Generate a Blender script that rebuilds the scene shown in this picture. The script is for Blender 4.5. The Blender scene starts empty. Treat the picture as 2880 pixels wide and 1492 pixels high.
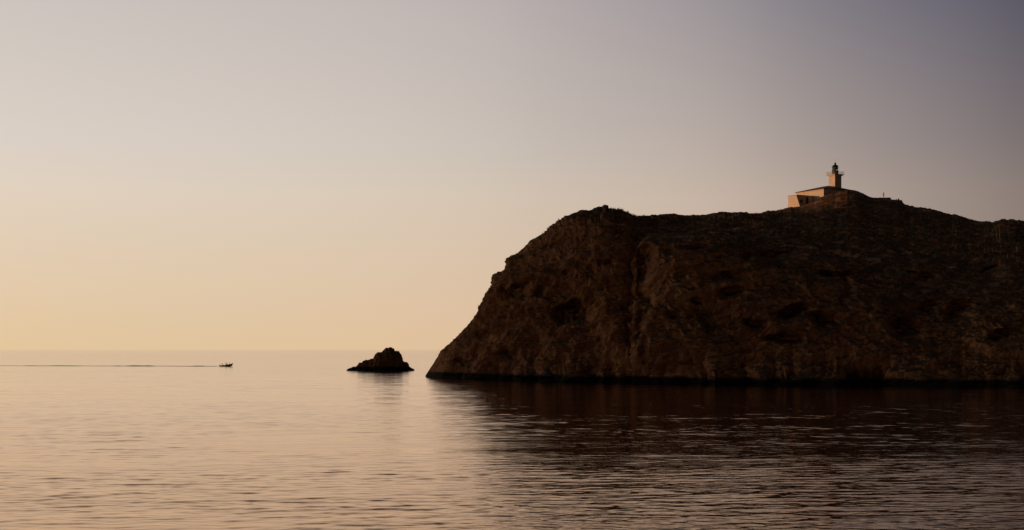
import bpy, bmesh, math, random
import numpy as np
from mathutils import Vector, Matrix
R = math.radians
random.seed(7)
S = bpy.context.scene
COL = S.collection

# ------------------------------------------------------------------ camera
F, W, H = 3956.0, 2880.0, 1492.0          # focal length in photo pixels
HY, CAMH = 984.0, 8.0                     # horizon row, eye height over the sea
cam = bpy.data.cameras.new("camera")
co = bpy.data.objects.new("camera", cam); COL.objects.link(co)
co.location = (0, 0, CAMH); co.rotation_euler = (R(90), 0, 0)
cam.sensor_width = 36.0; cam.lens = 36.0*F/W
cam.shift_y = (HY-H/2)/W
cam.clip_start = 0.5; cam.clip_end = 200000
S.camera = co

# ------------------------------------------------------------------ world and sun
SUN_AZ, SUN_EL = -95.0, 3.0
GLOW = -46.0                              # brightest bearing of the low evening sky
w = bpy.data.worlds.new("World"); S.world = w; w.use_nodes = True
nt = w.node_tree; N = nt.nodes; L = nt.links
bg = N['Background']
sky = N.new('ShaderNodeTexSky'); sky.sky_type = 'NISHITA'; sky.sun_disc = False
sky.sun_elevation = R(SUN_EL); sky.sun_rotation = R(SUN_AZ)
sky.altitude = 10; sky.air_density = 1; sky.dust_density = 2.5; sky.ozone_density = 1
tc = N.new('ShaderNodeTexCoord')
flat = N.new('ShaderNodeVectorMath'); flat.operation = 'MULTIPLY'; flat.inputs[1].default_value = (1, 1, 0)
nrm = N.new('ShaderNodeVectorMath'); nrm.operation = 'NORMALIZE'
dot = N.new('ShaderNodeVectorMath'); dot.operation = 'DOT_PRODUCT'
dot.inputs[1].default_value = (math.sin(R(GLOW)), math.cos(R(GLOW)), 0)
L.new(tc.outputs['Generated'], flat.inputs[0]); L.new(flat.outputs[0], nrm.inputs[0]); L.new(nrm.outputs[0], dot.inputs[0])
ms = N.new('ShaderNodeMapRange'); ms.inputs[1].default_value = -1; ms.inputs[2].default_value = 1
L.new(dot.outputs['Value'], ms.inputs[0])
def ramp(stops):
    r = N.new('ShaderNodeValToRGB'); r.color_ramp.interpolation = 'B_SPLINE' if False else 'CARDINAL'
    e = r.color_ramp.elements
    for i, (c, col) in enumerate(stops):
        el = e[i] if i < 2 else e.new((c+1)/2)
        el.position = (c+1)/2; el.color = (*col, 1)
    L.new(ms.outputs[0], r.inputs[0]); return r
BK = (.019, .011, .007)
low = ramp([(-1, BK), (1, (1.0, .60, .30)), (-.3, (.070, .037, .021)), (.1, (.25, .135, .075)), (.41, (.33, .245, .195)), (.56, (.60, .44, .32)), (.70, (.75, .525, .335)), (.90, (.805, .58, .34))])
mid = ramp([(-1, BK), (1, (.80, .69, .58)), (-.3, (.034, .021, .015)), (.1, (.15, .088, .055)), (.41, (.235, .19, .178)), (.56, (.485, .40, .35)), (.70, (.635, .56, .487)), (.90, (.763, .673, .595))])
high = ramp([(-1, BK), (1, (.64, .585, .55)), (-.3, (.018, .014, .014)), (.1, (.022, .02, .028)), (.41, (.082, .082, .125)), (.56, (.262, .242, .272)), (.70, (.485, .427, .425)), (.90, (.60, .545, .512))])
zen = ramp([(-1, (.012, .009, .008)), (1, (.40, .34, .30)), (.1, (.008, .007, .008)), (.5, (.013, .012, .015)), (.72, (.075, .066, .068)), (.90, (.32, .27, .245))])
sep = N.new('ShaderNodeSeparateXYZ'); L.new(tc.outputs['Generated'], sep.inputs[0])
m1 = N.new('ShaderNodeMapRange'); m1.inputs[1].default_value = 0.0; m1.inputs[2].default_value = math.sin(R(8.3)); m1.interpolation_type = 'LINEAR'
m3 = N.new('ShaderNodeMapRange'); m3.inputs[1].default_value = math.sin(R(6.2)); m3.inputs[2].default_value = math.sin(R(14.6))
m2 = N.new('ShaderNodeMapRange'); m2.inputs[1].default_value = math.sin(R(14)); m2.inputs[2].default_value = math.sin(R(21)); m2.interpolation_type = 'LINEAR'
L.new(sep.outputs['Z'], m1.inputs[0]); L.new(sep.outputs['Z'], m3.inputs[0]); L.new(sep.outputs['Z'], m2.inputs[0])
def mixc(f, a, b, mode='MIX'):
    x = N.new('ShaderNodeMix'); x.data_type = 'RGBA'; x.blend_type = mode
    if isinstance(f, float): x.inputs[0].default_value = f
    else: L.new(f, x.inputs[0])
    L.new(a, x.inputs[6]); L.new(b, x.inputs[7]); return x.outputs[2]
c1 = mixc(m3.outputs[0], mixc(m1.outputs[0], low.outputs[0], mid.outputs[0]), high.outputs[0])
c2 = mixc(m2.outputs[0], c1, zen.outputs[0])
bg2 = N.new('ShaderNodeBackground'); add = N.new('ShaderNodeAddShader')
L.new(sky.outputs[0], bg.inputs[0]); bg.inputs[1].default_value = 0.006
L.new(c2, bg2.inputs[0]); bg2.inputs[1].default_value = 0.97
L.new(bg.outputs[0], add.inputs[0]); L.new(bg2.outputs[0], add.inputs[1])
L.new(add.outputs[0], N['World Output'].inputs['Surface'])

sun = bpy.data.lights.new("sun", 'SUN'); so = bpy.data.objects.new("sun", sun); COL.objects.link(so)
sun.energy = 2.4; sun.angle = R(0.5); sun.color = (1.0, .45, .19)
sd = Vector((math.sin(R(SUN_AZ))*math.cos(R(SUN_EL)), math.cos(R(SUN_AZ))*math.cos(R(SUN_EL)), math.sin(R(SUN_EL))))
so.rotation_euler = (-sd).to_track_quat('-Z', 'Y').to_euler()
so.location = (-300, 300, 120)
S.view_settings.view_transform = 'Standard'; S.view_settings.look = 'None'
S.view_settings.exposure = 0; S.view_settings.gamma = 1
S.render.engine = 'CYCLES'

# ------------------------------------------------------------------ helpers
def P(px, py, D):
    return Vector(((px-W/2)/F*D, D, CAMH+(HY-py)/F*D))

class MB:
    """collects shapes, then links them as one mesh"""
    def __init__(s): s.bm = bmesh.new()
    def box(s, c, d, M=None):
        r = bmesh.ops.create_cube(s.bm, size=1)
        m = Matrix.Translation(c) @ Matrix.Diagonal((*d, 1))
        bmesh.ops.transform(s.bm, matrix=(M @ m) if M else m, verts=r['verts']); return s
    def cyl(s, c, r1, r2, h, seg=24, M=None):
        r = bmesh.ops.create_cone(s.bm, cap_ends=True, segments=seg, radius1=r1, radius2=max(r2, 1e-4), depth=h)
        m = Matrix.Translation((c[0], c[1], c[2]+h/2))
        bmesh.ops.transform(s.bm, matrix=(M @ m) if M else m, verts=r['verts']); return s
    def lathe(s, c, prof, seg=28):
        vs = [[s.bm.verts.new((c[0]+r*math.cos(2*math.pi*k/seg), c[1]+r*math.sin(2*math.pi*k/seg), c[2]+z)) for k in range(seg)] for r, z in prof]
        for a, b in zip(vs, vs[1:]):
            for k in range(seg):
                s.bm.faces.new((a[k], a[(k+1) % seg], b[(k+1) % seg], b[k]))
        s.bm.faces.new(vs[-1]); s.bm.faces.new(vs[0][::-1]); return s
    def tube(s, pts, rad, seg=8):
        pts = [Vector([float(q) for q in p]) for p in pts]; rad = [float(q) for q in rad] if isinstance(rad, (list, tuple)) else rad
        rads = rad if isinstance(rad, (list, tuple)) else [rad]*len(pts)
        rings = []
        for i, p in enumerate(pts):
            t = (pts[min(i+1, len(pts)-1)]-pts[max(i-1, 0)]).normalized()
            u = t.cross(Vector((0, 0, 1)))
            if u.length < .05: u = t.cross(Vector((1, 0, 0)))
            u.normalize(); v = t.cross(u).normalized()
            rings.append([s.bm.verts.new(p+(u*math.cos(2*math.pi*k/seg)+v*math.sin(2*math.pi*k/seg))*rads[i]) for k in range(seg)])
        for a, b in zip(rings, rings[1:]):
            for k in range(seg): s.bm.faces.new((a[k], a[(k+1) % seg], b[(k+1) % seg], b[k]))
        s.bm.faces.new(rings[0]); s.bm.faces.new(rings[-1][::-1]); return s
    def prism(s, poly, off):
        a = [s.bm.verts.new(p) for p in poly]; b = [s.bm.verts.new(Vector(p)+Vector(off)) for p in poly]
        s.bm.faces.new(a[::-1]); s.bm.faces.new(b)
        for i in range(len(a)): s.bm.faces.new((a[i], a[(i+1) % len(a)], b[(i+1) % len(a)], b[i]))
        return s
    def loft(s, rings, cap=True):
        vs = [[s.bm.verts.new(p) for p in r] for r in rings]; n = len(vs[0])
        for a, b in zip(vs, vs[1:]):
            for k in range(n): s.bm.faces.new((a[k], a[(k+1) % n], b[(k+1) % n], b[k]))
        if cap: s.bm.faces.new(vs[0][::-1]); s.bm.faces.new(vs[-1])
        return s
    def ball(s, c, r, sc=(1, 1, 1), M=None):
        q = bmesh.ops.create_icosphere(s.bm, subdivisions=2, radius=r)
        m = Matrix.Translation(c) @ Matrix.Diagonal((*sc, 1))
        bmesh.ops.transform(s.bm, matrix=(M @ m) if M else m, verts=q['verts']); return s
    def build(s, name, mat, parent=None, smooth=False, bevel=0):
        bmesh.ops.recalc_face_normals(s.bm, faces=s.bm.faces)
        me = bpy.data.meshes.new(name); s.bm.to_mesh(me); s.bm.free()
        me.materials.append(mat)
        if smooth:
            for p in me.polygons: p.use_smooth = True
        o = bpy.data.objects.new(name, me); COL.objects.link(o)
        if parent: o.parent = parent
        if bevel:
            b = o.modifiers.new('bevel', 'BEVEL'); b.width = bevel; b.segments = 2
        return o

def empty(name, loc, rz=0):
    o = bpy.data.objects.new(name, None); COL.objects.link(o); o.location = loc; o.rotation_euler = (0, 0, rz); o.empty_display_size = .3
    return o
def tag(o, label=None, cat=None, group=None, kind=None):
    if label: o['label'] = label
    if cat: o['category'] = cat
    if group: o['group'] = group
    if kind: o['kind'] = kind
    return o

def mat(name, col, rough=.8, var=.25, scale=3.0, bump=.0, metal=0, spec=.3, col2=None):
    m = bpy.data.materials.new(name); m.use_nodes = True
    n = m.node_tree.nodes; l = m.node_tree.links; b = n['Principled BSDF']
    b.inputs['Roughness'].default_value = rough; b.inputs['Metallic'].default_value = metal
    b.inputs['Specular IOR Level'].default_value = spec
    t = n.new('ShaderNodeTexCoord'); nz = n.new('ShaderNodeTexNoise'); nz.inputs['Scale'].default_value = scale; nz.inputs['Detail'].default_value = 6
    l.new(t.outputs['Object'], nz.inputs['Vector'])
    r = n.new('ShaderNodeValToRGB'); e = r.color_ramp.elements
    e[0].position = .3; e[1].position = .7
    c2 = col2 or tuple(c*(1-var) for c in col)
    e[0].color = (*c2, 1); e[1].color = (*col, 1)
    l.new(nz.outputs['Fac'], r.inputs[0]); l.new(r.outputs[0], b.inputs['Base Color'])
    if bump:
        bp = n.new('ShaderNodeBump'); bp.inputs['Strength'].default_value = bump; bp.inputs['Distance'].default_value = .03
        l.new(nz.outputs['Fac'], bp.inputs['Height']); l.new(bp.outputs[0], b.inputs['Normal'])
    return m

# --- vectorised noise
def _hash(i, j, k, seed):
    h = (i.astype(np.int64)*374761393+j.astype(np.int64)*668265263+k.astype(np.int64)*2147483647+seed*974634777) & 0xffffffff
    h = ((h ^ (h >> 13))*1274126177) & 0xffffffff
    h = ((h ^ (h >> 16))*2246822519) & 0xffffffff
    return ((h ^ (h >> 15)) & 0xffff)/32767.5-1.0
def vnoise(p, seed=0):
    i = np.floor(p).astype(np.int64); f = p-i; f = f*f*f*(f*(f*6-15)+10)
    x, y, z = i[..., 0], i[..., 1], i[..., 2]; fx, fy, fz = f[..., 0], f[..., 1], f[..., 2]
    def lerp(a, b, t): return a+(b-a)*t
    c = {}
    for a in (0, 1):
        for b in (0, 1):
            c[a, b] = lerp(_hash(x, y+a, z+b, seed), _hash(x+1, y+a, z+b, seed), fx)
    return lerp(lerp(c[0, 0], c[1, 0], fy), lerp(c[0, 1], c[1, 1], fy), fz)
def fbm(p, oct=4, seed=0, ridged=False, gain=.5):
    s = 0; a = 1; t = 0
    for o in range(oct):
        v = vnoise(p*(2.03**o)+o*17.3, seed+o)
        if ridged: v = 1-2*np.abs(v)
        s = s+a*v; t += a; a *= gain
    return s/t

def grid_mesh(name, V, mats, smooth=True):
    nr, nc = V.shape[:2]
    me = bpy.data.meshes.new(name)
    me.vertices.add(nr*nc); me.vertices.foreach_set('co', V.reshape(-1).astype(np.float32))
    a = (np.arange(nr-1)[:, None]*nc+np.arange(nc-1)[None, :]).ravel()
    q = np.stack([a, a+1, a+nc+1, a+nc], 1)
    me.loops.add(q.size); me.loops.foreach_set('vertex_index', q.ravel().astype(np.int32))
    me.polygons.add(len(q)); me.polygons.foreach_set('loop_start', (np.arange(len(q))*4).astype(np.int32))
    me.polygons.foreach_set('loop_total', np.full(len(q), 4, np.int32))
    me.polygons.foreach_set('use_smooth', np.full(len(q), smooth, bool))
    me.update(); me.validate()
    for m in mats: me.materials.append(m)
    o = bpy.data.objects.new(name, me); COL.objects.link(o); return o

# ------------------------------------------------------------------ sea
def water_material():
    m = bpy.data.materials.new("sea_water"); m.use_nodes = True
    n = m.node_tree.nodes; l = m.node_tree.links; n.remove(n['Principled BSDF'])
    body = n.new('ShaderNodeBsdfDiffuse'); body.inputs['Color'].default_value = (.006, .004, .003, 1)
    b = n.new('ShaderNodeBsdfGlossy'); b.distribution = 'GGX'; 
    fr = n.new('ShaderNodeFresnel'); fr.inputs['IOR'].default_value = 1.42
    mx = n.new('ShaderNodeMixShader'); pw = n.new('ShaderNodeMath'); pw.operation = 'POWER'; pw.inputs[1].default_value = .5; l.new(fr.outputs[0], pw.inputs[0])
    tint = n.new('ShaderNodeValToRGB'); tint.color_ramp.elements[0].position = .40; tint.color_ramp.elements[0].color = (1.0, .72, .49, 1)
    tint.color_ramp.elements[1].position = .93; tint.color_ramp.elements[1].color = (1, .97, .97, 1)
    l.new(fr.outputs[0], tint.inputs[0]); l.new(tint.outputs[0], b.inputs['Color'])
    l.new(pw.outputs[0], mx.inputs[0]); l.new(body.outputs[0], mx.inputs[1]); l.new(b.outputs[0], mx.inputs[2])
    l.new(mx.outputs[0], n['Material Output'].inputs['Surface'])
    t = n.new('ShaderNodeTexCoord')
    def noise(sx, sy, rot, detail=2.0, dist=0.0, rough=.5):
        mp = n.new('ShaderNodeMapping'); mp.vector_type = 'POINT'
        mp.inputs['Scale'].default_value = (sx, sy, 1); 
        rr = n.new('ShaderNodeVectorRotate'); rr.rotation_type = 'Z_AXIS'; rr.inputs['Angle'].default_value = R(rot)
        l.new(t.outputs['Object'], rr.inputs['Vector']); l.new(rr.outputs[0], mp.inputs['Vector'])
        z = n.new('ShaderNodeTexNoise'); z.inputs['Scale'].default_value = 1; z.inputs['Detail'].default_value = detail
        z.inputs['Distortion'].default_value = dist; z.inputs['Roughness'].default_value = rough
        l.new(mp.outputs[0], z.inputs['Vector']); return z.outputs['Fac']
    parts = [(noise(.45, 1.7, 4, 2, .2), WAVE[0]), (noise(2.6, 5.5, -6, 2), WAVE[1])]
    acc = None
    for o, amp in parts:
        k = n.new('ShaderNodeMath'); k.operation = 'MULTIPLY'; k.inputs[1].default_value = amp; l.new(o, k.inputs[0])
        if acc is None: acc = k.outputs[0]
        else:
            s = n.new('ShaderNodeMath'); s.operation = 'ADD'; l.new(acc, s.inputs[0]); l.new(k.outputs[0], s.inputs[1]); acc = s.outputs[0]
    # calmer and rougher patches
    patch = noise(.006, .03, -10, 3)
    mr = n.new('ShaderNodeMapRange'); mr.inputs[1].default_value = .35; mr.inputs[2].default_value = .65; mr.inputs[3].default_value = .6; mr.inputs[4].default_value = 1.25
    l.new(patch, mr.inputs[0])
    s = n.new('ShaderNodeMath'); s.operation = 'MULTIPLY'; l.new(acc, s.inputs[0]); l.new(mr.outputs[0], s.inputs[1])
    bp = n.new('ShaderNodeBump'); bp.inputs['Strength'].default_value = 1; bp.inputs['Distance'].default_value = 1.0
    # open water beyond the lee of the headland carries a finer chop
    sp = n.new('ShaderNodeSeparateXYZ'); l.new(t.outputs['Object'], sp.inputs[0])
    rg = n.new('ShaderNodeMapRange'); rg.inputs[1].default_value = 150; rg.inputs[2].default_value = 520; rg.inputs[3].default_value = .03; rg.inputs[4].default_value = .07
    l.new(sp.outputs['Y'], rg.inputs[0]); l.new(rg.outputs[0], b.inputs['Roughness'])
    l.new(s.outputs[0], bp.inputs['Height']); l.new(bp.outputs[0], b.inputs['Normal']); l.new(bp.outputs[0], fr.inputs['Normal'])
    return m
WAVE = (.026, .007)
M_WATER = water_material()
def build_sea():
    rng = np.random.default_rng(11)
    a = np.concatenate([np.radians(np.linspace(-180, -27, 40)), np.radians(np.linspace(-26.9, 26.9, 980)), np.radians(np.linspace(27, 180, 40))])
    r = [.5, 8, 20, 34, 46]; x = 48.0
    while x < 900: r.append(x); x *= 1.0017
    while x < 70000: r.append(x); x *= 1.07
    r = np.array(r)
    Rr, A = np.meshgrid(r, a, indexing='ij')
    X = Rr*np.sin(A); Y = Rr*np.cos(A); Z = np.zeros_like(X)
    cell = Rr*.0018
    fade = np.clip((27-np.abs(np.degrees(A)))/1.5, 0, 1)*np.clip((Rr-46)/5, 0, 1)*np.clip((900-Rr)/250, 0, 1)
    pat = .95+.38*vnoise(np.stack([X/60, Y/38, X*0], -1), 4)+.35*vnoise(np.stack([X/17+Y/60, Y/9-X/70, X*0+7], -1), 5)
    def band(l0, l1, n, slope, spread):
        nonlocal Z
        for k in range(n):
            lam = l0*(l1/l0)**((k+rng.random())/n)
            th = R(-6)+rng.normal()*R(spread)          # travel bearing, mostly towards the viewer
            kk = 2*math.pi/lam; amp = slope/kk*math.sqrt(2/n)
            w_ = np.clip((lam/cell-2.4)/2.5, 0, 1)
            ph = kk*(X*math.sin(th)+Y*math.cos(th))+rng.random()*6.283
            Z += amp*w_*np.sin(ph)
    band(9, 26, 14, SLOPE[0], 14)
    lo = Z.copy(); Z[:] = 0
    band(2.4, 7, 26, SLOPE[1], 18); band(.8, 2.4, 46, SLOPE[2]*.8, 24); band(.32, .8, 44, SLOPE[2]*.72, 30); 
    lee = np.clip((X-5)/50, 0, 1)*np.clip((Y-95)/90, 0, 1)
    Z = (lo+Z*np.clip(pat, .25, 2)*(1-.12*lee))*fade
    V = np.stack([X, Y, Z], -1)
    o = grid_mesh('sea', V, [M_WATER]); tag(o, kind='structure')
SLOPE = (.005, .012, .043)
build_sea()

# ------------------------------------------------------------------ rock material
def rock_material(name, tone=1.0):
    m = bpy.data.materials.new(name); m.use_nodes = True
    n = m.node_tree.nodes; l = m.node_tree.links; b = n['Principled BSDF']
    b.inputs['Roughness'].default_value = .92; b.inputs['Specular IOR Level'].default_value = .15
    t = n.new('ShaderNodeTexCoord'); geo = n.new('ShaderNodeNewGeometry')
    def nz(scale, detail=5, rough=.6, dist=0., sc=(1, 1, 1)):
        mp = n.new('ShaderNodeMapping'); mp.inputs['Scale'].default_value = sc; mp.inputs['Rotation'].default_value = (0, R(22), 0)
        z = n.new('ShaderNodeTexNoise'); z.inputs['Scale'].default_value = scale; z.inputs['Detail'].default_value = detail
        z.inputs['Roughness'].default_value = rough; z.inputs['Distortion'].default_value = dist
        l.new(t.outputs['Object'], mp.inputs[0]); l.new(mp.outputs[0], z.inputs['Vector']); return z.outputs['Fac']
    def rmp(f, st):
        r = n.new('ShaderNodeValToRGB'); e = r.color_ramp.elements
        for i, (p, c) in enumerate(st):
            el = e[i] if i < 2 else e.new(p)
            el.position = p; el.color = (*c, 1) if len(c) == 3 else c
        l.new(f, r.inputs[0]); return r.outputs[0]
    def mx(f, a, bb, mode='MIX'):
        x = n.new('ShaderNodeMix'); x.data_type = 'RGBA'; x.blend_type = mode
        l.new(f, x.inputs[0]) if not isinstance(f, float) else setattr(x.inputs[0], 'default_value', f)
        for k, v in ((6, a), (7, bb)):
            if isinstance(v, tuple): x.inputs[k].default_value = (*v, 1)
            else: l.new(v, x.inputs[k])
        return x.outputs[2]
    T = tone
    base = rmp(nz(.09, 8, .68, .6, (1, 1, 1.8)), [(.32, (.15*T, .075*T, .035*T)), (.68, (.46*T, .25*T, .115*T)), (.48, (.31*T, .145*T, .06*T))])
    fine = rmp(nz(.9, 8, .75), [(.35, (.45, .42, .40)), (.68, (1.15, 1.1, 1.05))])
    col = mx(.85, base, fine, 'MULTIPLY')
    # red iron oxide stains
    rf = rmp(nz(.16, 4, .6, .8), [(.56, (0, 0, 0)), (.70, (1, 1, 1))])
    col = mx(rf, col, (.19*T, .075*T, .035*T))
    # dark lichen and scrub on the flatter ground
    sp = n.new('ShaderNodeSeparateXYZ'); l.new(geo.outputs['Normal'], sp.inputs[0])
    sl = n.new('ShaderNodeMapRange'); sl.inputs[1].default_value = .5; sl.inputs[2].default_value = .8; l.new(sp.outputs['Z'], sl.inputs[0])
    gf = rmp(nz(.35, 6, .7), [(.30, (0, 0, 0)), (.50, (1, 1, 1))])
    k = n.new('ShaderNodeMath'); k.operation = 'MULTIPLY'; l.new(sl.outputs[0], k.inputs[0]); l.new(gf, k.inputs[1])
    col = mx(k.outputs[0], col, (.060, .036, .018))
    lf = rmp(nz(.5, 6, .7, .4, (1, 1, .5)), [(.58, (0, 0, 0)), (.68, (.8, .8, .8))])
    col = mx(lf, col, (.040, .026, .017))
    # wet tide band
    ps = n.new('ShaderNodeSeparateXYZ'); l.new(geo.outputs['Position'], ps.inputs[0])
    wn = nz(.25, 4); ad = n.new('ShaderNodeMath'); ad.operation = 'MULTIPLY_ADD'; ad.inputs[1].default_value = -1.6; l.new(wn, ad.inputs[0]); l.new(ps.outputs['Z'], ad.inputs[2])
    wt = n.new('ShaderNodeMapRange'); wt.inputs[1].default_value = .4; wt.inputs[2].default_value = 1.1; wt.inputs[3].default_value = 1; wt.inputs[4].default_value = 0
    l.new(ad.outputs[0], wt.inputs[0])
    col = mx(wt.outputs[0], col, (.018, .014, .011))
    l.new(col, b.inputs['Base Color'])
    bp = n.new('ShaderNodeBump'); bp.inputs['Strength'].default_value = .9; bp.inputs['Distance'].default_value = .5
    l.new(nz(1.4, 8, .7), bp.inputs['Height']); l.new(bp.outputs[0], b.inputs['Normal'])
    return m
M_ROCK = rock_material('headland_rock', 1.4)
M_ISLET = rock_material('islet_rock', 1.0)

# ------------------------------------------------------------------ headland
SKY = np.array([(1196,1058),(1212,1033),(1245,989),(1281,952),(1313,920),(1342,881),(1362,851),(1378,823),(1394,803),(1406,774),(1423,758),(1433,744),(1437,729),(1441,722),(1463,708),(1491,679),(1536,659),(1564,635),(1600,612.6),(1641,597),(1657,598),(1677,587.5),(1691,587),(1702,581),(1708,581.5),(1711,591),(1720,590),(1746,594),(1766,604.5),(1787,616),(1811,609),(1835,605),(1853,604),(1885,601),(1913,604.5),(1954,606),(1994,604),(2026,597),(2063,599),(2091,596),(2119,602),(2140,599),(2164,593),(2180,592),(2211,587),(2217,584),(2247,582),(2289,568),(2298,562),(2312,554),(2345,545),(2363,539),(2382,534.5),(2400,535.5),(2413,539),(2428,545),(2444,553.5),(2453,557),(2505,560),(2537,568),(2546,576),(2560,579),(2583,584),(2619,588),(2656,600),(2704,608.5),(2745,621),(2793,625.5),(2818,617),(2850,618),(2878,621),(3000,640),(3200,672),(3400,700),(3600,760),(3800,880),(3900,960),(3980,1058)], float)
def interp(tab, x): t = np.array(tab, float); return np.interp(x, t[:, 0], t[:, 1])
def smooth_interp(tab, x, k=25):
    xx = np.linspace(tab[0][0], tab[-1][0], 1600); y = interp(tab, xx)
    ker = np.hanning(2*k+1); ker /= ker.sum()
    y = np.convolve(np.pad(y, k, mode='edge'), ker, 'valid'); return np.interp(x, xx, y)
DR = [(1196,418),(1240,416),(1300,413),(1400,408),(1600,402),(1750,407),(1800,424),(1900,446),(2100,462),(2217,474),(2420,475),(2600,470),(2880,440),(3400,400),(3980,360)]
DB = [(1196,415),(1240,404),(1330,388),(1455,368),(1700,345),(2000,326),(2500,312),(2880,302),(3400,292),(3900,300),(3980,356)]
TY = [(1196,700),(1790,690),(1860,684),(2100,697),(2300,735),(2440,760),(2880,800),(3400,860),(3980,1040)]
TD = [(1196,20),(1790,30),(2100,38),(2500,44),(3400,40),(3980,10)]
HOL = [(1612,868,62,26,6),(1450,808,34,22,3.5),(1518,822,18,10,3),(1818,725,30,38,5),(1806,790,20,42,5.5),(1815,850,15,40,4.8),(1803,905,13,36,4),(1818,960,12,34,3.2),(1768,915,7,26,2),(1779,972,6,30,2.2),(1362,938,26,16,2.5),(1545,690,18,8,1.6),(1700,735,26,12,2.4),(1590,770,10,8,1.4),
       (2250,868,52,22,5.5),(2330,890,42,18,5),(2103,712,18,14,3.5),(2190,712,70,8,3.2),(2345,762,55,14,5),(2375,800,20,34,4.5),(2050,780,52,13,3.6),(2065,822,44,14,3.4),(1893,885,24,12,3),(1960,850,20,10,2.4),(1960,690,50,9,2.5),
       (2595,780,48,20,4.5),(2548,915,42,30,5),(2620,850,30,16,3.5),(1990,930,26,14,2.4),(2130,905,34,12,3),(2210,950,60,12,3),(2700,870,36,26,4),(1310,1020,34,12,2),(1430,1000,40,10,2),(2790,760,50,16,3.5),(2840,940,50,24,4)]

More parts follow.
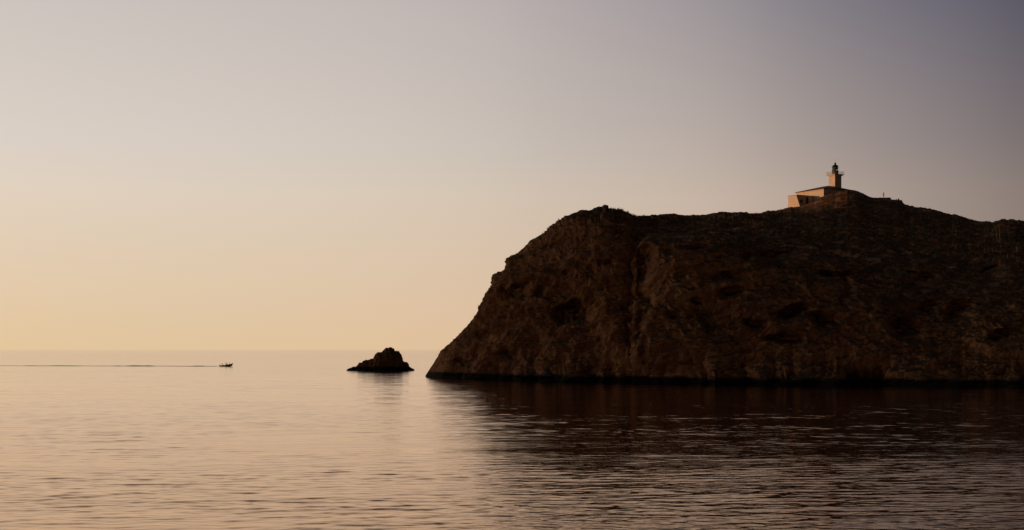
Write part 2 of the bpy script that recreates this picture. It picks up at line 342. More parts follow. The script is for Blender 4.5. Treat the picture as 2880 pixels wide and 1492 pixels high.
def headland():
    px = np.concatenate([np.linspace(1196, 1240, 70), np.arange(1241, 2900, 1.55), np.arange(2903, 3980, 5), [3980.]])
    nc = len(px)
    ry = interp(SKY, px)
    jag = vnoise(np.stack([px*.12, px*0, px*0+3.3], -1), 5)*1.6+vnoise(np.stack([px*.35, px*0, px*0+9.3], -1), 6)*.9
    env = np.clip((px-1215)/40, 0, 1)*np.where((px > 2225) & (px < 2520), .35, 1)
    ry = ry+jag*env
    Dr = smooth_interp(DR, px, 20); Db = smooth_interp(DB, px, 20)
    pz_ = np.stack([px*.012, px*0+2.2, px*0], -1)
    dB = np.clip((px-1300)/150, 0, 1)*(vnoise(pz_, 61)*5+vnoise(pz_*3.1, 62)*3+vnoise(pz_*9, 63)*1.2)*np.clip((3900-px)/300, 0, 1)
    zr = CAMH+(HY-ry)/F*Dr; zr[0] = -1.0; zr[-1] = -1.
    zr = np.maximum(zr, -1.0)
    Dt = Db+smooth_interp(TD, px, 20); zt = CAMH+(HY-smooth_interp(TY, px, 20))/F*Dt
    w2 = np.clip((px-1770)/80, 0, 1); w2 = w2*w2*(3-2*w2)
    nf = 430
    q = np.linspace(0, 1, 1500)[:, None]
    zb = -2.5
    zd = zb+(zr-zb)*(1-(1-q**1.12)**2.5)
    qt = ((Dt-Db)/(Dr-Db))[None, :]; qt = np.clip(qt, .05, .95)
    zt = np.minimum(zt, zr-.5)
    zc = zb+(zt-zb)*(1-(1-np.clip(q/qt, 0, 1))**1.5)
    up = zt+(zr-zt)*(np.clip((q-qt)/(1-qt), 0, 1))**.93
    z2 = np.where(q < qt, zc, up)
    Z = zd*(1-w2)+z2*w2
    Dd = Db[None, :]+q*(Dr-Db)[None, :]+(dB-1.5*(dB != 0))[None, :]*np.exp(-np.maximum(Z-1.0, 0)/2.6)
    # resample rows by arc length
    seg = np.sqrt(np.diff(Z, axis=0)**2+(.35*np.diff(Dd, axis=0))**2)
    cum = np.vstack([np.zeros((1, nc)), np.cumsum(seg, 0)]); cum /= cum[-1]
    s = np.linspace(0, 1, nf)
    Zf = np.empty((nf, nc)); Df = np.empty((nf, nc))
    for c in range(nc):
        Zf[:, c] = np.interp(s, cum[:, c], Z[:, c]); Df[:, c] = np.interp(s, cum[:, c], Dd[:, c])
    # back side: a shoulder, then down to the sea
    nb = 90
    t = np.linspace(0, 1, nb+1)[1:, None]
    bw = np.clip((zr+2.5)*2.6, 3, 135)[None, :]
    Dk = Dr[None, :]+bw*t
    fall = np.where(t < .25, .10*(t/.25), .10+.90*(np.clip((t-.25)/.75, 0, 1))**1.4)
    Zk = zr[None, :]-(zr[None, :]+3.0)*fall
    A = np.vstack([Zf, Zk]); B = np.vstack([Df, Dk])
    # columns fan out behind the ridge as in front of it
    X = (px[None, :]-W/2)/F*B
    V = np.stack([X, B, A], -1)
    # normals
    du = np.gradient(V, axis=1); dv = np.gradient(V, axis=0)
    n = np.cross(du, dv); n /= np.linalg.norm(n, axis=-1, keepdims=True)+1e-9
    rows = np.concatenate([s, 1+t[:, 0]])[:, None]
    fr = np.clip((1-rows)/np.where((px > 2190) & (px < 2560), .24, .12)[None, :], 0, 1); fr = np.where(rows > 1, np.clip((rows-1)/.3, 0, 1), fr)   # keep the crest line
    crest = .03+.97*fr*fr*(3-2*fr)
    tip = np.clip((px-1200)/110, .05, 1)[None, :]*np.clip((zr+2)/10, .05, 1)[None, :]
    # tilted rock beds
    c_, s_ = math.cos(R(24)), math.sin(R(24))
    Q = np.stack([V[..., 0]*c_+V[..., 2]*s_, V[..., 1], -V[..., 0]*s_+V[..., 2]*c_], -1)
    big = fbm(V/26.0, 3, 11)*2.6
    beds = fbm(Q*np.array([.055, .10, .22]), 4, 23, ridged=True)*1.7
    ph = Q[..., 2]/3.4+fbm(Q*np.array([.03, .05, .05]), 3, 131)*1.6
    saw = ph-np.floor(ph); saw = np.where(saw > .82, (1-saw)/.18, saw/.82)
    beds = beds+(saw-.5)*1.5*np.clip(vnoise(V/15.0, 133)+.35, 0, 1)
    c2, s2_ = math.cos(R(-48)), math.sin(R(-48))
    Q2 = np.stack([V[..., 0]*c2+V[..., 2]*s2_, V[..., 1], -V[..., 0]*s2_+V[..., 2]*c2], -1)
    fold = vnoise(Q2*np.array([.035, .05, .085])+fbm(V/30, 2, 43)[..., None]*.8, 42)
    vert = fold*3.2+fbm(Q2*np.array([.06, .1, .17]), 3, 41, ridged=True)*1.3
    crag = fbm(Q*np.array([.22, .3, .55]), 5, 57, ridged=True, gain=.6)*1.15
    chips = fbm(V*1.1, 3, 71)*.26
    steep = np.clip(1.25-n[..., 2], .35, 1)
    disp = (big+beds+vert)*crest*tip*steep+(crag*steep+chips)*tip*(.22+.78*crest)
    V = V+n*disp[..., None]*np.where(n[..., 1:2] < 0, 1, 1)
    # hollows, gullies, overhung ledges
    ppx = W/2+V[..., 0]/V[..., 1]*F; ppy = HY-(V[..., 2]-CAMH)/V[..., 1]*F
    wx = fbm(V/9.0, 3, 91)*26+fbm(V/2.5, 3, 92)*9; wy = fbm(V/9.0, 3, 93)*22+fbm(V/2.5, 3, 94)*8
    wob = fbm(V/3.0, 4, 95, ridged=True)
    front = np.clip((.985-rows)/.04, 0, 1)
    for (hx, hy, rx, ryy, dep) in HOL:
        sc = min(1.0, min(rx, ryy)/16)
        dx = (ppx+wx*sc-hx)/rx; dy = (ppy+wy*sc-hy)/ryy
        # sharp lip above, easing out below, like an overhung ledge
        d = np.sqrt(dx*dx+np.where(dy < 0, (dy*1.35)**2, (dy*.62)**2))
        k = np.clip(1.25-d, 0, 1); k = k*k*(3-2*k)
        V[..., 1] += front*k*dep*(.34 if rx < 16 and 1760 < hx < 1840 or rx < 21 and 1795 < hx < 1825 else .62 if rx < 30 else .8)*(1+.6*wob)
    V[0, :, 2] = np.minimum(V[0, :, 2], -1.5)
    o = grid_mesh('headland', V, [M_ROCK]); tag(o, kind='structure')
    return px, rows[:, 0], V
hp, hr, HV = headland()

def ground(px, D):
    """height of the headland surface at photo column px and distance D"""
    c = int(np.argmin(np.abs(hp-px))); col = HV[:, c]
    o = np.argsort(col[:, 1]); return float(np.interp(D, col[o, 1], col[o, 2]))

# unseen ridge added off left, shading the headland from the low sun
def shade_hill():
    xs_ = np.linspace(-1150, -430, 200); ys_ = np.linspace(60, 640, 200); X, Y = np.meshgrid(xs_, ys_)
    ex = np.where(X > -560, np.clip((X+430)/-130, 0, 1), 1)*np.clip((X+1150)/200, 0, 1); ey = np.clip((Y-60)/110, 0, 1)*np.clip((640-Y)/150, 0, 1)
    sm = lambda t: t*t*(3-2*t)
    e = sm(ex)*sm(ey)
    p = np.stack([X, Y, X*0], -1)
    Z = -3+e*(SHADE_HILL_H+3)+(fbm(p/60, 4, 500)*5+fbm(p/14, 4, 510, ridged=True)*1.6)*np.clip(4*e*(1.02-e), 0, 1)+fbm(p/20, 3, 520)*1.0*e
    o = grid_mesh('shade_hill', np.stack([X, Y, Z], -1), [M_ROCK]); tag(o, kind='structure')
SHADE_HILL_H = 87.5
shade_hill()

# footpath along the break of slope
def path():
    mb = bmesh.new(); prev = None
    for px in np.arange(1850, 2480, 4):
        D = float(smooth_interp(DB, px)+smooth_interp(TD, px, 20))+7+1.5*math.sin(px*.02)
        wd = .9+1.1*max(0, (px-2250)/200)
        row = []
        for k in (-1, 0, 1):
            d = D+k*wd; x = (px-W/2)/F*d
            row.append(mb.verts.new((x, d, ground(px, d)+.12)))
        if prev:
            for a in (0, 1): mb.faces.new((prev[a], row[a], row[a+1], prev[a+1]))
        prev = row
    me = bpy.data.meshes.new('footpath'); mb.to_mesh(me); mb.free()
    me.materials.append(mat('trodden_earth', (.26, .17, .10), .95, .3, .8))
    o = bpy.data.objects.new('footpath', me); COL.objects.link(o); tag(o, kind='structure')
path()

# low scrub on the slopes, one mass
def scrub():
    rng = np.random.default_rng(3)
    du = np.gradient(HV, axis=1); dv = np.gradient(HV, axis=0); n = np.cross(du, dv); n /= np.linalg.norm(n, axis=-1, keepdims=True)+1e-9
    dens = vnoise(HV/9.0, 200)+.5*vnoise(HV/3.0, 201)
    ok = (n[..., 2] > .42) & (dens > .12) & (HV[..., 2] > 12) & (hr[:, None] < 1.25) & (hp[None, :] < 2950)
    ok &= ~((hp[None, :] > 2200) & (hp[None, :] < 2520) & (hr[:, None] > .975))
    idx = np.argwhere(ok); pick = idx[rng.choice(len(idx), min(9000, len(idx)), replace=False)]
    V, Fc = [], []
    for a, b in pick:
        p = HV[a, b]; r = rng.uniform(.18, .5)*(0.55 if hr[a] > .965 else 1)
        for q in range(9):
            th = rng.uniform(0, 6.283); ph = rng.uniform(.1, 1.4); d = np.array([math.cos(th)*math.sin(ph), math.sin(th)*math.sin(ph), math.cos(ph)])
            c = p+d*r*rng.uniform(.35, 1); e1 = rng.normal(size=3); e1 /= np.linalg.norm(e1); e2 = np.cross(e1, d); e2 /= np.linalg.norm(e2)+1e-6
            sz = r*rng.uniform(.25, .5); i = len(V)
            V += [c-e1*sz, c+e2*sz*.6, c+e1*sz]; Fc.append((i, i+1, i+2))
    me = bpy.data.meshes.new('scrub'); me.from_pydata([tuple(v) for v in V], [], Fc)
    me.materials.append(mat('scrub_leaves', (.062, .040, .020), .9, .5, .3))
    o = bpy.data.objects.new('scrub', me); COL.objects.link(o)
    tag(o, 'low dark maquis scrub scattered over the rocky headland slopes', 'scrub', kind='stuff')
scrub()

# ------------------------------------------------------------------ sea stack
ISL = [(974,1043),(976,1040.7),(990.5,1034.7),(1004.6,1032),(1010.7,1024.6),(1025.8,1016.5),(1041,1012.5),(1051,1008.4),(1055,1001.9),(1060,994),(1071,993),(1075,993.8),(1079,985),(1086,980),(1097.5,978.7),(1106.5,981),(1111.6,988),(1121.7,990),(1125.7,996),(1128.7,1007),(1131.8,1017.5),(1136.8,1018),(1144.9,1020.6),(1148,1032.7),(1155,1036),(1162,1038.7),(1164.6,1041),(1166,1043)]
def islet():
    px = np.linspace(974, 1166, 300); ry = interp(ISL, px); t = (px-974)/192
    ry = ry+(vnoise(np.stack([px*.3, px*0, px*0], -1), 21)*1.6+vnoise(np.stack([px*.8, px*0, px*0], -1), 22)*.9)*np.clip((1040-ry)/12, 0, 1)
    Dr = 540+0*px; zr = np.maximum(CAMH+(HY-ry)/F*Dr, -.4)
    half = 11*np.sqrt(np.clip(1-(2*t-1)**2, 0.0, 1))+.3
    half = half*np.clip(.35+zr/8, .35, 1)
    q = np.linspace(-1, 1, 150)[:, None]
    prof = 1-np.abs(q)**2.3
    Z = -1+(zr+1)[None, :]*prof; D = Dr+half*q
    V = np.stack([(px[None, :]-W/2)/F*D, D, Z], -1)
    du = np.gradient(V, axis=1); dv = np.gradient(V, axis=0); n = np.cross(du, dv); n /= np.linalg.norm(n, axis=-1, keepdims=True)+1e-9
    cr = .12+.88*np.clip(np.abs(q)*2.5, 0, 1)
    V = V+n*((fbm(V/3.2, 5, 300, ridged=True, gain=.6)*.85+fbm(V*1.4, 3, 310)*.22)*cr*np.clip(Z/2+.5, .1, 1))[..., None]
    o = grid_mesh('sea_rock', V, [M_ISLET]); tag(o, 'small dark jagged rock islet rising from the sea left of the headland', 'rock')
islet()

# ------------------------------------------------------------------ lighthouse and keeper's house
M_WALL = mat('whitewashed_render', (.66, .61, .54), .85, .2, 1.2, .3)
M_ROOF = mat('dark_roof_tile', (.10, .065, .05), .85, .4, 4, .5)
M_TRIM = mat('stone_quoin', (.42, .36, .30), .85, .3, 3, .4)
M_IRON = mat('lantern_green_paint', (.018, .040, .034), .45, .4, 5)
M_DARKIRON = mat('dark_iron', (.02, .018, .018), .5, .4, 5)
M_WOOD = mat('old_shutter_paint', (.05, .04, .035), .7, .4, 6)
def glass_mat(name, tint=(.75, .9, .88)):
    m = bpy.data.materials.new(name); m.use_nodes = True; b = m.node_tree.nodes['Principled BSDF']
    b.inputs['Base Color'].default_value = (*tint, 1); b.inputs['Transmission Weight'].default_value = 1; b.inputs['Roughness'].default_value = .04; b.inputs['IOR'].default_value = 1.45
    return m
M_GLASS = glass_mat('lantern_glass')
M_DGLASS = mat('dark_window_glass', (.015, .015, .018), .15, .2, 3, spec=.6)

ROT = R(30)
C0 = P(2316.7, 532, 480)          # near corner of the main house, at eaves height
ux = Vector((math.cos(ROT), math.sin(ROT), 0)); uy = Vector((-math.sin(ROT), math.cos(ROT), 0))
# root frames: local x runs along the front wall, local y along the left wall, origin at near corner, z absolute
def local(name, rz=ROT):
    return empty(name, (C0.x, C0.y, 0), rz)
ZE = C0.z                          # eaves height 62.8
S0 = 13.5
house = local('keepers_house')
tag(house, "square white lighthouse keeper's house with low dark roof on the hilltop", 'house')
ZB = 52.0
# walls as one shell
MB().box((S0/2, S0/2, (ZB+ZE)/2), (S0, S0, ZE-ZB)).build('wall', M_WALL, house, bevel=.03)
cn = MB(); cn.box((S0/2, S0/2, ZE-.14), (S0+.36, S0+.36, .24)); cn.build('cornice', M_WALL, house)
rf = MB(); o_ = .55
base = [(-o_, -o_), (S0+o_, -o_), (S0+o_, S0+o_), (-o_, S0+o_)]
apx = (S0/2, S0/2); apc = (S0/2+.6, S0/2-.9)
rf.loft([[Vector((x, y, ZE)) for x, y in base], [Vector((x, y, ZE+.14)) for x, y in base],
         [Vector((apc[0]+(x-apx[0])*.16, apc[1]+(y-apx[1])*.16, ZE+1.9)) for x, y in base]])
rf.build('roof', M_ROOF, house)
for cx, cy in ((0, 0), (S0, 0), (0, S0)):
    q = MB()
    for k in range(13):
        zz = ZE-.30-.55*(k+.5); sx = .75 if k % 2 else .45; sy = .45 if k % 2 else .75
        dx = sx/2-.04 if cx == 0 else -(sx/2-.04); dy = sy/2-.04 if cy == 0 else -(sy/2-.04)
        q.box((cx+dx, cy+dy, zz), (sx, sy, .5))
    q.build('corner_stone', M_WALL, house)
def window(parent, c, wdt, hgt, axis, name='window'):
    """axis 'x': lies in a front wall (normal -y); 'y': in a left wall (normal -x)"""
    f = MB()
    def bx(mb, a, z, sa, sz, out, th):
        if axis == 'x': mb.box((c[0]+a, c[1]-out, c[2]+z), (sa, th, sz))
        else: mb.box((c[0]-out, c[1]+a, c[2]+z), (th, sa, sz))
    for sg in (-1, 1):
        bx(f, sg*(wdt/2+.06), 0, .12, hgt+.24, .02, .10); bx(f, 0, sg*(hgt/2+.06), wdt-.002, .12, .02, .10)
    fo = f.build('frame', M_TRIM, None)
    g = MB(); bx(g, 0, 0, wdt-.004, hgt-.004, .004, .02)
    po = g.build(name, M_DGLASS if name == 'window' else M_WOOD, parent)
    fo.parent = po
    if name == 'window':
        mm = MB(); bx(mm, 0, 0, .06, hgt-.01, .03, .03); bx(mm, 0, .1*hgt, wdt-.01, .06, .032, .03); mm.build('glazing_bar', M_WOOD, po)
    return po
window(house, (2.6, 0, ZE-3.0), 1.1, 1.5, 'x')
window(house, (6.6, 0, ZE-2.0), .9, 1.0, 'x')

# annex left of the house with a battered end wall
annex = local('stone_annex')
tag(annex, 'flat-topped white annex with sloping end buttress and dark door left of the house', 'annex')
ay, AL, AW, ZA = 5.4, 7.2, 4.5, ZE-2.0      # front wall plane at local y = ay
MB().box((-AL/2-.0015, ay+AW/2, (ZB+ZA)/2-.0), (AL, AW, ZA-ZB)).build('wall', M_WALL, annex, bevel=.03)
MB().box((-AL/2-.05, ay+AW/2, ZA+.08), (AL+.10, AW+.16, .16)).build('roof', M_TRIM, annex)
bt = MB(); x0 = -AL-.003
bt.prism([Vector((x0-.35, ay+.3, ZA-.02)), Vector((x0-.35, ay-.10, ZA-.02)), Vector((x0-.35, ay-2.1, ZA-4.6)), Vector((x0-.35, ay-2.1, ZB)), Vector((x0-.35, ay+.3, ZB))], (.55, 0, 0))
bt.build('buttress', M_WALL, annex)
window(annex, (-5.2, ay, ZA-2.0), 1.0, 1.0, 'x')
window(annex, (-2.6, ay, ZA-1.75), 1.05, 2.5, 'x', 'door')

# tower
TXc = P(2349, 500, 489)
tower = empty('lighthouse', (TXc.x, TXc.y, 0), ROT)
tag(tower, 'square white lighthouse tower with dark green lantern, gallery and ball finial above the roof', 'lighthouse')
def zt_(y): return CAMH+(HY-y)/F*489
s = 2.92; zg = zt_(497)
MB().box((0, 0, (ZE-3+zg)/2), (s, s, zg-ZE+3)).build('shaft', M_WALL, tower, bevel=.02)
for cx, cy in ((-1, -1), (1, -1), (-1, 1), (1, 1)):
    q = MB()
    for k in range(12):
        zz = zg-.25-.5*k; a = .5 if k % 2 else .32; b_ = .32 if k % 2 else .5
        q.box((cx*(s/2-a/2+.03), cy*(s/2-b_/2+.03), zz), (a, b_, .46))
    q.build('corner_stone', M_WALL, tower)
gl = MB()
for k, (e, h0, h1) in enumerate(((.18, 0, .22), (.42, .222, .42), (.72, .422, .62))):
    gl.box((0, 0, zg+(h0+h1)/2), (s+2*e, s+2*e, h1-h0))
gl.build('gallery', M_WALL, tower)
zf = zg+.62; e = s/2+.66
rl = MB()
for a in np.linspace(-e, e, 9):
    for p in ((a, -e), (a, e), (-e, a), (e, a)):
        rl.tube([(p[0], p[1], zf), (p[0], p[1], zf+.95)], .022, 6)
for h in (.32, .64, .95):
    for p, q2 in (((-e, -e), (e, -e)), ((e, -e), (e, e)), ((e, e), (-e, e)), ((-e, e), (-e, -e))):
        rl.tube([(*p, zf+h), (*q2, zf+h)], .022, 6)
rl.build('railing', mat('pale_railing_paint', (.55, .52, .48), .6, .2, 4), tower)
zd = zt_(481)
MB().lathe((0, 0, zf), [(1.22, 0), (1.22, .16), (1.12, .2), (1.12, zd-zf-.12), (1.20, zd-zf-.08), (1.20, zd-zf+.06)], 24).build('lantern_base', M_IRON, tower, True)
zc_ = zt_(473.5)+.3
MB().lathe((0, 0, zd+.062), [(.98, 0), (.98, zc_-zd-.07)], 16).build('lantern_glass', M_GLASS, tower)
lf = MB()
for k in range(12):
    a = 2*math.pi*k/12
    lf.tube([(1.02*math.cos(a), 1.02*math.sin(a), zd+.06), (1.02*math.cos(a), 1.02*math.sin(a), zc_)], .05, 6)
ring = [(1.02*math.cos(a), 1.02*math.sin(a), (zd+zc_)/2+.1) for a in np.linspace(0, 2*math.pi, 25)]
lf.tube(ring, .035, 6); lf.build('glazing_bar', M_DARKIRON, tower)
MB().lathe((0, 0, zd+.08), [(.25, 0), (.25, .25), (.5, .35), (.62, .75), (.5, 1.1), (.2, 1.25)], 20).build('lens', mat('fresnel_lens', (.10, .16, .14), .15, .3, 8, spec=.8), tower, True)
zz = zc_
MB().lathe((0, 0, zz), [(1.20, 0), (1.22, .12), (1.08, .20), (1.0, .42), (.82, .66), (.55, .84), (.26, .94), (.2, 1.0)], 24).build('dome', M_DARKIRON, tower, True)
zball = zt_(461)
fin = MB(); fin.cyl((0, 0, zz+.95), .14, .11, zball-zz-1.15, 12); fin.ball((0, 0, zball+.02), .36, (1, 1, 1.05)); fin.cyl((0, 0, zball+.3), .05, .03, .35, 8)
fin.build('ball_finial', M_DARKIRON, tower, True)
MB().tube([(0, 0, zball+.6), (0, 0, zball+1.7)], .018, 6).build('lightning_rod', M_DARKIRON, tower)

# stepped dry-stone terrace wall right of the house, with two stones set on it
M_STONE = mat('dry_stone', (.20, .15, .11), .95, .5, 1.6, .8)
def terrace(name, pxa, pxb, ytop, D, label):
    r = empty(name, P((pxa+pxb)/2, ytop, D)-Vector((0, 0, 2.2))); tag(r, label, 'wall', 'terrace walls on the summit')
    rnd = random.Random(int(pxa)); a = P(pxa, ytop, D); b = P(pxb, ytop, D); o = r.location
    mb = MB(); z0 = a.z-2.6; course = 0
    while z0 < a.z-.05:
        hh = rnd.uniform(.24, .34); hh = min(hh, a.z-z0) if a.z-z0 < .5 else hh
        x = a.x-rnd.uniform(0, .3)
        while x < b.x:
            ln = rnd.uniform(.35, .8); ln = min(ln, b.x-x+.05)
            dd = rnd.uniform(-.06, .06); top = rnd.uniform(-.05, .05) if z0+hh > a.z-.1 else 0
            mb.box((x+ln/2-o.x, D+.6+dd-o.y, z0+hh/2+top/2-o.z), (ln-.02, 1.3, hh-.012+top)); x += ln
        z0 += hh; course += 1
    mb.build('stonework', M_STONE, r, bevel=.03); return r
terrace('terrace_wall', 2453, 2505.5, 556.3, 473.6, 'upper dry-stone terrace wall under the standing person on the summit')
terrace('terrace_wall', 2507.5, 2537, 563, 473.2, 'lower stepped dry-stone terrace wall right of the standing person')
def boulder(px, py, D, r, sc, label, seed):
    bm = bmesh.new(); bmesh.ops.create_icosphere(bm, subdivisions=3, radius=r)
    for v in bm.verts:
        nn = vnoise(np.array([[v.co.x*3+seed, v.co.y*3, v.co.z*3]]), seed)[0]
        v.co = Vector((v.co.x*sc[0], v.co.y*sc[1], v.co.z*sc[2]))*(1+.28*nn)
    me = bpy.data.meshes.new('upright_stone'); bm.to_mesh(me); bm.free(); me.materials.append(M_STONE)
    o = bpy.data.objects.new('upright_stone', me); COL.objects.link(o); o.location = P(px, py, D)+Vector((0, .5, 0)); tag(o, label, 'stone', 'stones on the lower terrace wall')
boulder(2522.5, 562.3, 473.3, .22, (1, .9, 1.1), 'smaller left stone on top of the lower terrace wall', 4)
boulder(2528.3, 561.3, 473.3, .30, (.85, .9, 1.35), 'taller right stone on top of the lower terrace wall', 9)

# ------------------------------------------------------------------ people
M_SKIN = mat('skin', (.42, .26, .18), .6, .1, 6)
M_HAIR = mat('dark_hair', (.03, .02, .015), .7, .4, 20)
def cloth(name, c): return mat(name, c, .9, .25, 9)
def skin_chain(name, verts, edges, radii, material, parent=None, root=0, sub=1):
    me = bpy.data.meshes.new(name); me.from_pydata(verts, edges, []); me.materials.append(material)
    o = bpy.data.objects.new(name, me); COL.objects.link(o)
    m = o.modifiers.new('skin', 'SKIN')
    for i, r in enumerate(radii):
        r = tuple(q*(1.22 if q > .1 else 1.12) for q in (r if isinstance(r, tuple) else (r, r))) if max(r if isinstance(r, tuple) else (r,)) > .02 else (r, r)
        sv = me.skin_vertices[0].data[i]; sv.radius = r; sv.use_root = (i == root)
    sb = o.modifiers.new('sub', 'SUBSURF'); sb.levels = sub; sb.render_levels = sub
    if parent: o.parent = parent
    return o
def person(loc, rz, pose, label, shirt, pants, group=None, name='person'):
    """metres, facing +x, origin at the feet (standing) or under the seat"""
    r = empty(name, loc, rz); tag(r, label, 'person', group)
    if pose == 'sit':
        hip = .48; knee = [( .45, s*.13, .50) for s in (-1, 1)]; foot = [(.50, s*.13, .08) for s in (-1, 1)]; toe = [(.68, s*.14, .04) for s in (-1, 1)]
        hands = [(.42, s*.16, .62) for s in (-1, 1)]; elb = [(.10, s*.27, .72) for s in (-1, 1)]; lean = .03
    elif pose == 'drive':
        hip = .90; knee = [(.07, s*.13, .49) for s in (-1, 1)]; foot = [(-.02, s*.15, .08) for s in (-1, 1)]; toe = [(.15, s*.16, .04) for s in (-1, 1)]
        hands = [(.45, s*.16, 1.08) for s in (-1, 1)]; elb = [(.17, s*.28, 1.08) for s in (-1, 1)]; lean = .03
    else:   # standing, near hand raised to the chest holding something
        hip = .92; knee = [(.03, s*.11, .50) for s in (-1, 1)]; foot = [(-.02+.05*s, s*.13, .08) for s in (-1, 1)]; toe = [(.15+.05*s, s*.15, .04) for s in (-1, 1)]
        hands = [(.36, s*.12, 1.26) for s in (-1, 1)]; elb = [(.14, s*.27, 1.12) for s in (-1, 1)]; lean = .0
    sh = hip+.50
    V = [(0, 0, hip), (lean*.5, 0, hip+.22), (lean, 0, sh-.04), (lean+.01, 0, sh+.08), (lean+.02, 0, sh+.17), (lean+.03, 0, sh+.27), (lean+.02, 0, sh+.36)]
    Rr = [(.15, .12), (.13, .11), (.17, .11), .046, .07, .098, .06]
    E = [(0, 1), (1, 2), (2, 3), (3, 4), (4, 5), (5, 6)]
    for k, sgn in enumerate((-1, 1)):
        i = len(V); V += [(0, sgn*.10, hip-.05), knee[k], foot[k], toe[k]]; Rr += [.095, .06, .042, .035]; E += [(0, i), (i, i+1), (i+1, i+2), (i+2, i+3)]
        i = len(V); h = Vector(hands[k]); el = Vector(elb[k]); d = (h-el).normalized()
        V += [(lean, sgn*.19, sh-.02), elb[k], tuple(h), tuple(h+d*.07)]; Rr += [.055, .042, .028, .035]; E += [(2, i), (i, i+1), (i+1, i+2), (i+2, i+3)]
        # fingers and thumb
        side = Vector((0, -sgn, 0)); side = (side-d*side.dot(d)).normalized(); upv = d.cross(side).normalized(); pb = len(V)-1
        for f, (off, ln) in enumerate(((-.027, .060), (-.009, .070), (.010, .066), (.027, .052))):
            j = len(V); b0 = h+d*.085+side*off
            V += [tuple(b0+d*.02), tuple(b0+d*ln*.7-abs(1)*upv*0+Vector((0, 0, -.018))), tuple(b0+d*ln+Vector((0, 0, -.040)))]; Rr += [.009, .008, .007]; E += [(pb, j), (j, j+1), (j+1, j+2)]
        j = len(V); V += [tuple(h+d*.045+side*.045), tuple(h+d*.075+side*.062+Vector((0, 0, -.015)))]; Rr += [.011, .009]; E += [(pb, j), (j, j+1)]
    skin_chain('body', V, E, Rr, M_SKIN, r, 0, 2)
    hz = sh+.29; hx = lean+.025
    MB().ball((hx-.028, 0, hz+.035), .112, (1.0, .88, 1.0)).build('hair', M_HAIR, r, True)
    MB().ball((hx+.105, 0, hz-.03), .022, (1, .7, 1.3)).build('nose', M_SKIN, r, True)
    for s2 in (-1, 1):
        MB().ball((hx+.088, s2*.034, hz+.005), .012).build('eye', M_HAIR, r, True)
        MB().ball((hx, s2*.095, hz-.02), .024, (.7, .4, 1.2)).build('ear', M_SKIN, r, True)
    MB().ball((hx+.086, 0, hz-.075), .02, (.5, 1.2, .35)).build('mouth', M_SKIN, r, True)
    Vs = [(0, 0, hip-.06), (lean*.5, 0, hip+.22), (lean, 0, sh-.04)]; Rs = [(.165, .135), (.148, .128), (.185, .128)]; Es = [(0, 1), (1, 2)]
    for k, sgn in enumerate((-1, 1)):
        i = len(Vs); m_ = (Vector((lean, sgn*.19, sh-.02))+Vector(elb[k]))/2; Vs += [(lean, sgn*.19, sh-.02), tuple(m_)]; Rs += [.072, .068]; Es += [(2, i), (i, i+1)]
    skin_chain('shirt', Vs, Es, Rs, cloth('shirt_cloth', shirt), r, 0, 2)
    Vt = [(0, 0, hip+.0), (0, 0, hip+.10)]; Rt = [(.150, .125), (.140, .12)]; Et = [(0, 1)]
    for k, sgn in enumerate((-1, 1)):
        i = len(Vt); kn = Vector(knee[k]); ft = Vector(foot[k]); Vt += [(.02, sgn*.10, hip-.10), tuple(kn), tuple(kn.lerp(ft, .75))]; Rt += [.112, .078, .066]; Et += [(0, i), (i, i+1), (i+1, i+2)]
    skin_chain('trousers', Vt, Et, Rt, cloth('trouser_cloth', pants), r, 0, 2)
    return r
pz = P(2486, 556.3, 474.1)
person((pz.x, 474.3, pz.z), R(180), 'stand', 'person standing with raised hands, alone against the sky on the summit terrace', (.05, .04, .04), (.03, .03, .035))

# ------------------------------------------------------------------ inflatable motorboat
BD = 673.0
bp0 = P(637, 984, BD)
boat = empty('motorboat', (bp0.x, BD, 0), 0)
tag(boat, 'small open inflatable motorboat with raised bow and outboard engine crossing the calm sea', 'boat')
M_TUBE = mat('inflatable_hull_fabric', (.36, .12, .06), .6, .3, 3)
M_HULL = mat('boat_hull_paint', (.34, .12, .07), .4, .2, 3)
M_BLK = mat('black_plastic', (.06, .04, .035), .4, .3, 6)
Mb = Matrix.Rotation(R(-5), 4, 'Y')
def bt_(p): return Mb @ Vector([float(q) for q in p])
hull = MB(); rings = []
for t in np.linspace(0, 1, 14):
    x = -2.7+5.6*t; wd = .85*(1-max(0, t-.55)**2*4.2); wd = max(wd, .05); kz = -.35+.75*max(0, t-.6)**1.4*2.2; tz = .45+1.3*max(0, t-.5)**1.5
    rings.append([bt_((x, -wd, tz)), bt_((x, -wd*.9, kz+.25)), bt_((x, 0, kz)), bt_((x, wd*.9, kz+.25)), bt_((x, wd, tz)), bt_((x, 0, max(tz-.28, kz+.3)))])
hull.loft(rings).build('hull', M_HULL, boat)
for sg in (-1, 1):
    pts = []; rr = []
    for t in np.linspace(0, 1, 22):
        x = -3.0+6.2*t; yy = .98*(1-max(0, t-.55)**2*4.9)
        pts.append(bt_((x, sg*max(yy, .02), .45+1.55*max(0, t-.5)**1.5))); rr.append(.25*(1-.15*t) if .03 < t else .12)
    MB().tube(pts, rr, 12).build('side_tube', M_TUBE, boat, True)
eng = empty('outboard_engine', (0, 0, 0)); eng.parent = boat
bpy.data.objects.remove(eng)
en = MB(); en.loft([[bt_((x+dx, y, z)) for x, y in ((-3.42, -.2), (-3.42, .2), (-2.95, .24), (-2.95, -.24))] for z, dx in ((.45, 0), (.8, -.02), (1.02, .04))])
en_o = en.build('outboard_engine', M_BLK, boat, bevel=.06)
lg = MB(); lg.box((-3.12, 0, .05), (.22, .14, .85), Mb); lg.box((-3.2, 0, -.3), (.5, .08, .12), Mb); lg.build('lower_leg', M_BLK, en_o)
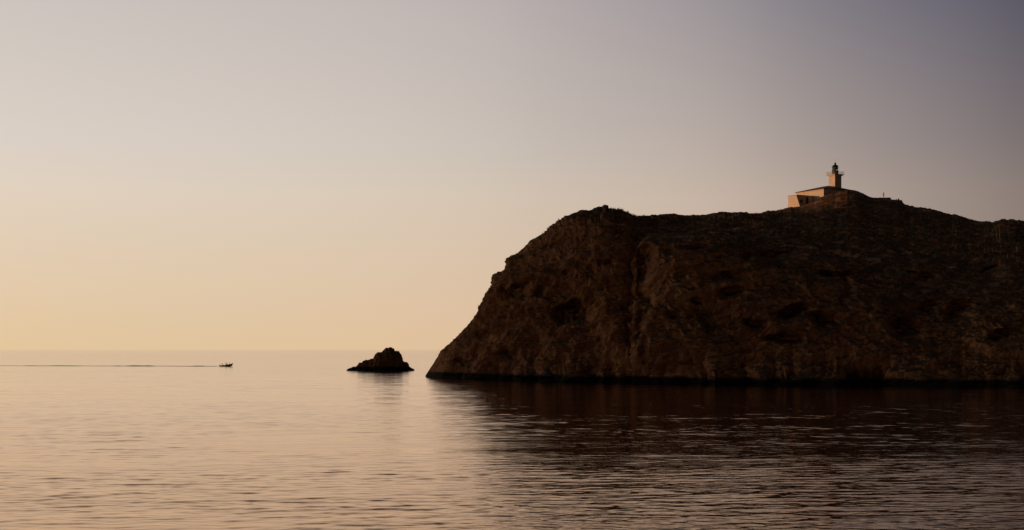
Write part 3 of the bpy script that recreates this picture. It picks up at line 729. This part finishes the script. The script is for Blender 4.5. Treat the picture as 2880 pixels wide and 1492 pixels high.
cs = MB(); cs.loft([[bt_((x, y, z)) for x, y in ((.15-a, -.4), (.15-a, .4), (.75-b, .38), (.75-b, -.38))] for z, a, b in ((.2, 0, 0), (.95, .0, .12), (1.15, -.02, .28))])
cso = cs.build('console', M_HULL, boat)
MB().box((.46, 0, 1.32), (.02, .66, .36), Mb @ Matrix.Rotation(R(0), 4, 'Y')).build('windscreen', M_DGLASS, cso)
wh = [bt_((.08, .17*math.cos(a), 1.02+.17*math.sin(a))) for a in np.linspace(0, 2*math.pi, 17)]
MB().tube(wh, .018, 6).build('steering_wheel', M_BLK, cso)
MB().box((-.55, 0, .48), (.5, .7, .55), Mb).build('seat', M_BLK, boat, bevel=.05)
MB().box((-1.75, 0, .46), (.6, 1.0, .42), Mb).build('seat', M_BLK, boat, bevel=.05)
MB().box((1.45, 0, .52), (.55, .7, .40), Mb).build('seat', M_BLK, boat, bevel=.05)
ar = MB()
for sg in (-1, 1): ar.tube([bt_((-2.35, sg*.72, .5)), bt_((-2.45, sg*.70, 1.3)), bt_((-2.42, sg*.5, 1.62)), bt_((-2.42, 0, 1.66))], .03, 8)
ar.tube([bt_((-2.42, 0, 1.66)), bt_((-2.45, 0, 1.95))], .015, 6)
ar.build('stern_arch', mat('steel_tube', (.45, .42, .38), .35, .1, 5, metal=.6), boat)
def bpos(x, y, z): p = bt_((x, y, z)); return (bp0.x+p.x, BD+p.y, p.z)
grp = 'people riding in the motorboat'
person(bpos(-.30, 0, .22), 0, 'drive', 'person standing at the steering console in the middle of the boat', (.30, .07, .05), (.16, .08, .07), grp)
person(bpos(-1.85, 0, .22), 0, 'sit', 'person sitting on the stern seat by the outboard engine', (.40, .13, .06), (.15, .08, .07), grp)
person(bpos(1.32, 0, .26), 0, 'sit', 'person sitting on the forward seat near the raised bow', (.25, .12, .07), (.15, .08, .07), grp)

# wake: a low steep crest left behind on the water
def wake():
    xs_ = np.linspace(-3.3, -215, 420); rows = []
    for i, x in enumerate(xs_):
        t = -x/215; y = BD+.4+t*42+1.2*vnoise(np.array([[x*.05, 0, 0]]), 3)[0]
        h = (.30-.16*t)*max(0, .50+.9*vnoise(np.array([[x*.07, 5, 0]]), 8)[0]+.25*vnoise(np.array([[x*.4, 5, 0]]), 9)[0])*min(1, i/4)
        h = max(h, .17*(1-.45*t))*min(1, i/4)
        rows.append([(x+bp0.x, y-.45, -.03), (x+bp0.x, y-.22, h*.45-.01), (x+bp0.x, y, h-.01), (x+bp0.x, y+.35, h*.5-.01), (x+bp0.x, y+.9, -.03)])
    V = np.array(rows)
    m = bpy.data.materials.new('wake_water'); m.use_nodes = True; b = m.node_tree.nodes['Principled BSDF']
    b.inputs['Base Color'].default_value = (.02, .016, .014, 1); b.inputs['Roughness'].default_value = .12; b.inputs['IOR'].default_value = 1.333
    o = grid_mesh('wake', V, [m]); tag(o, kind='structure')
wake()
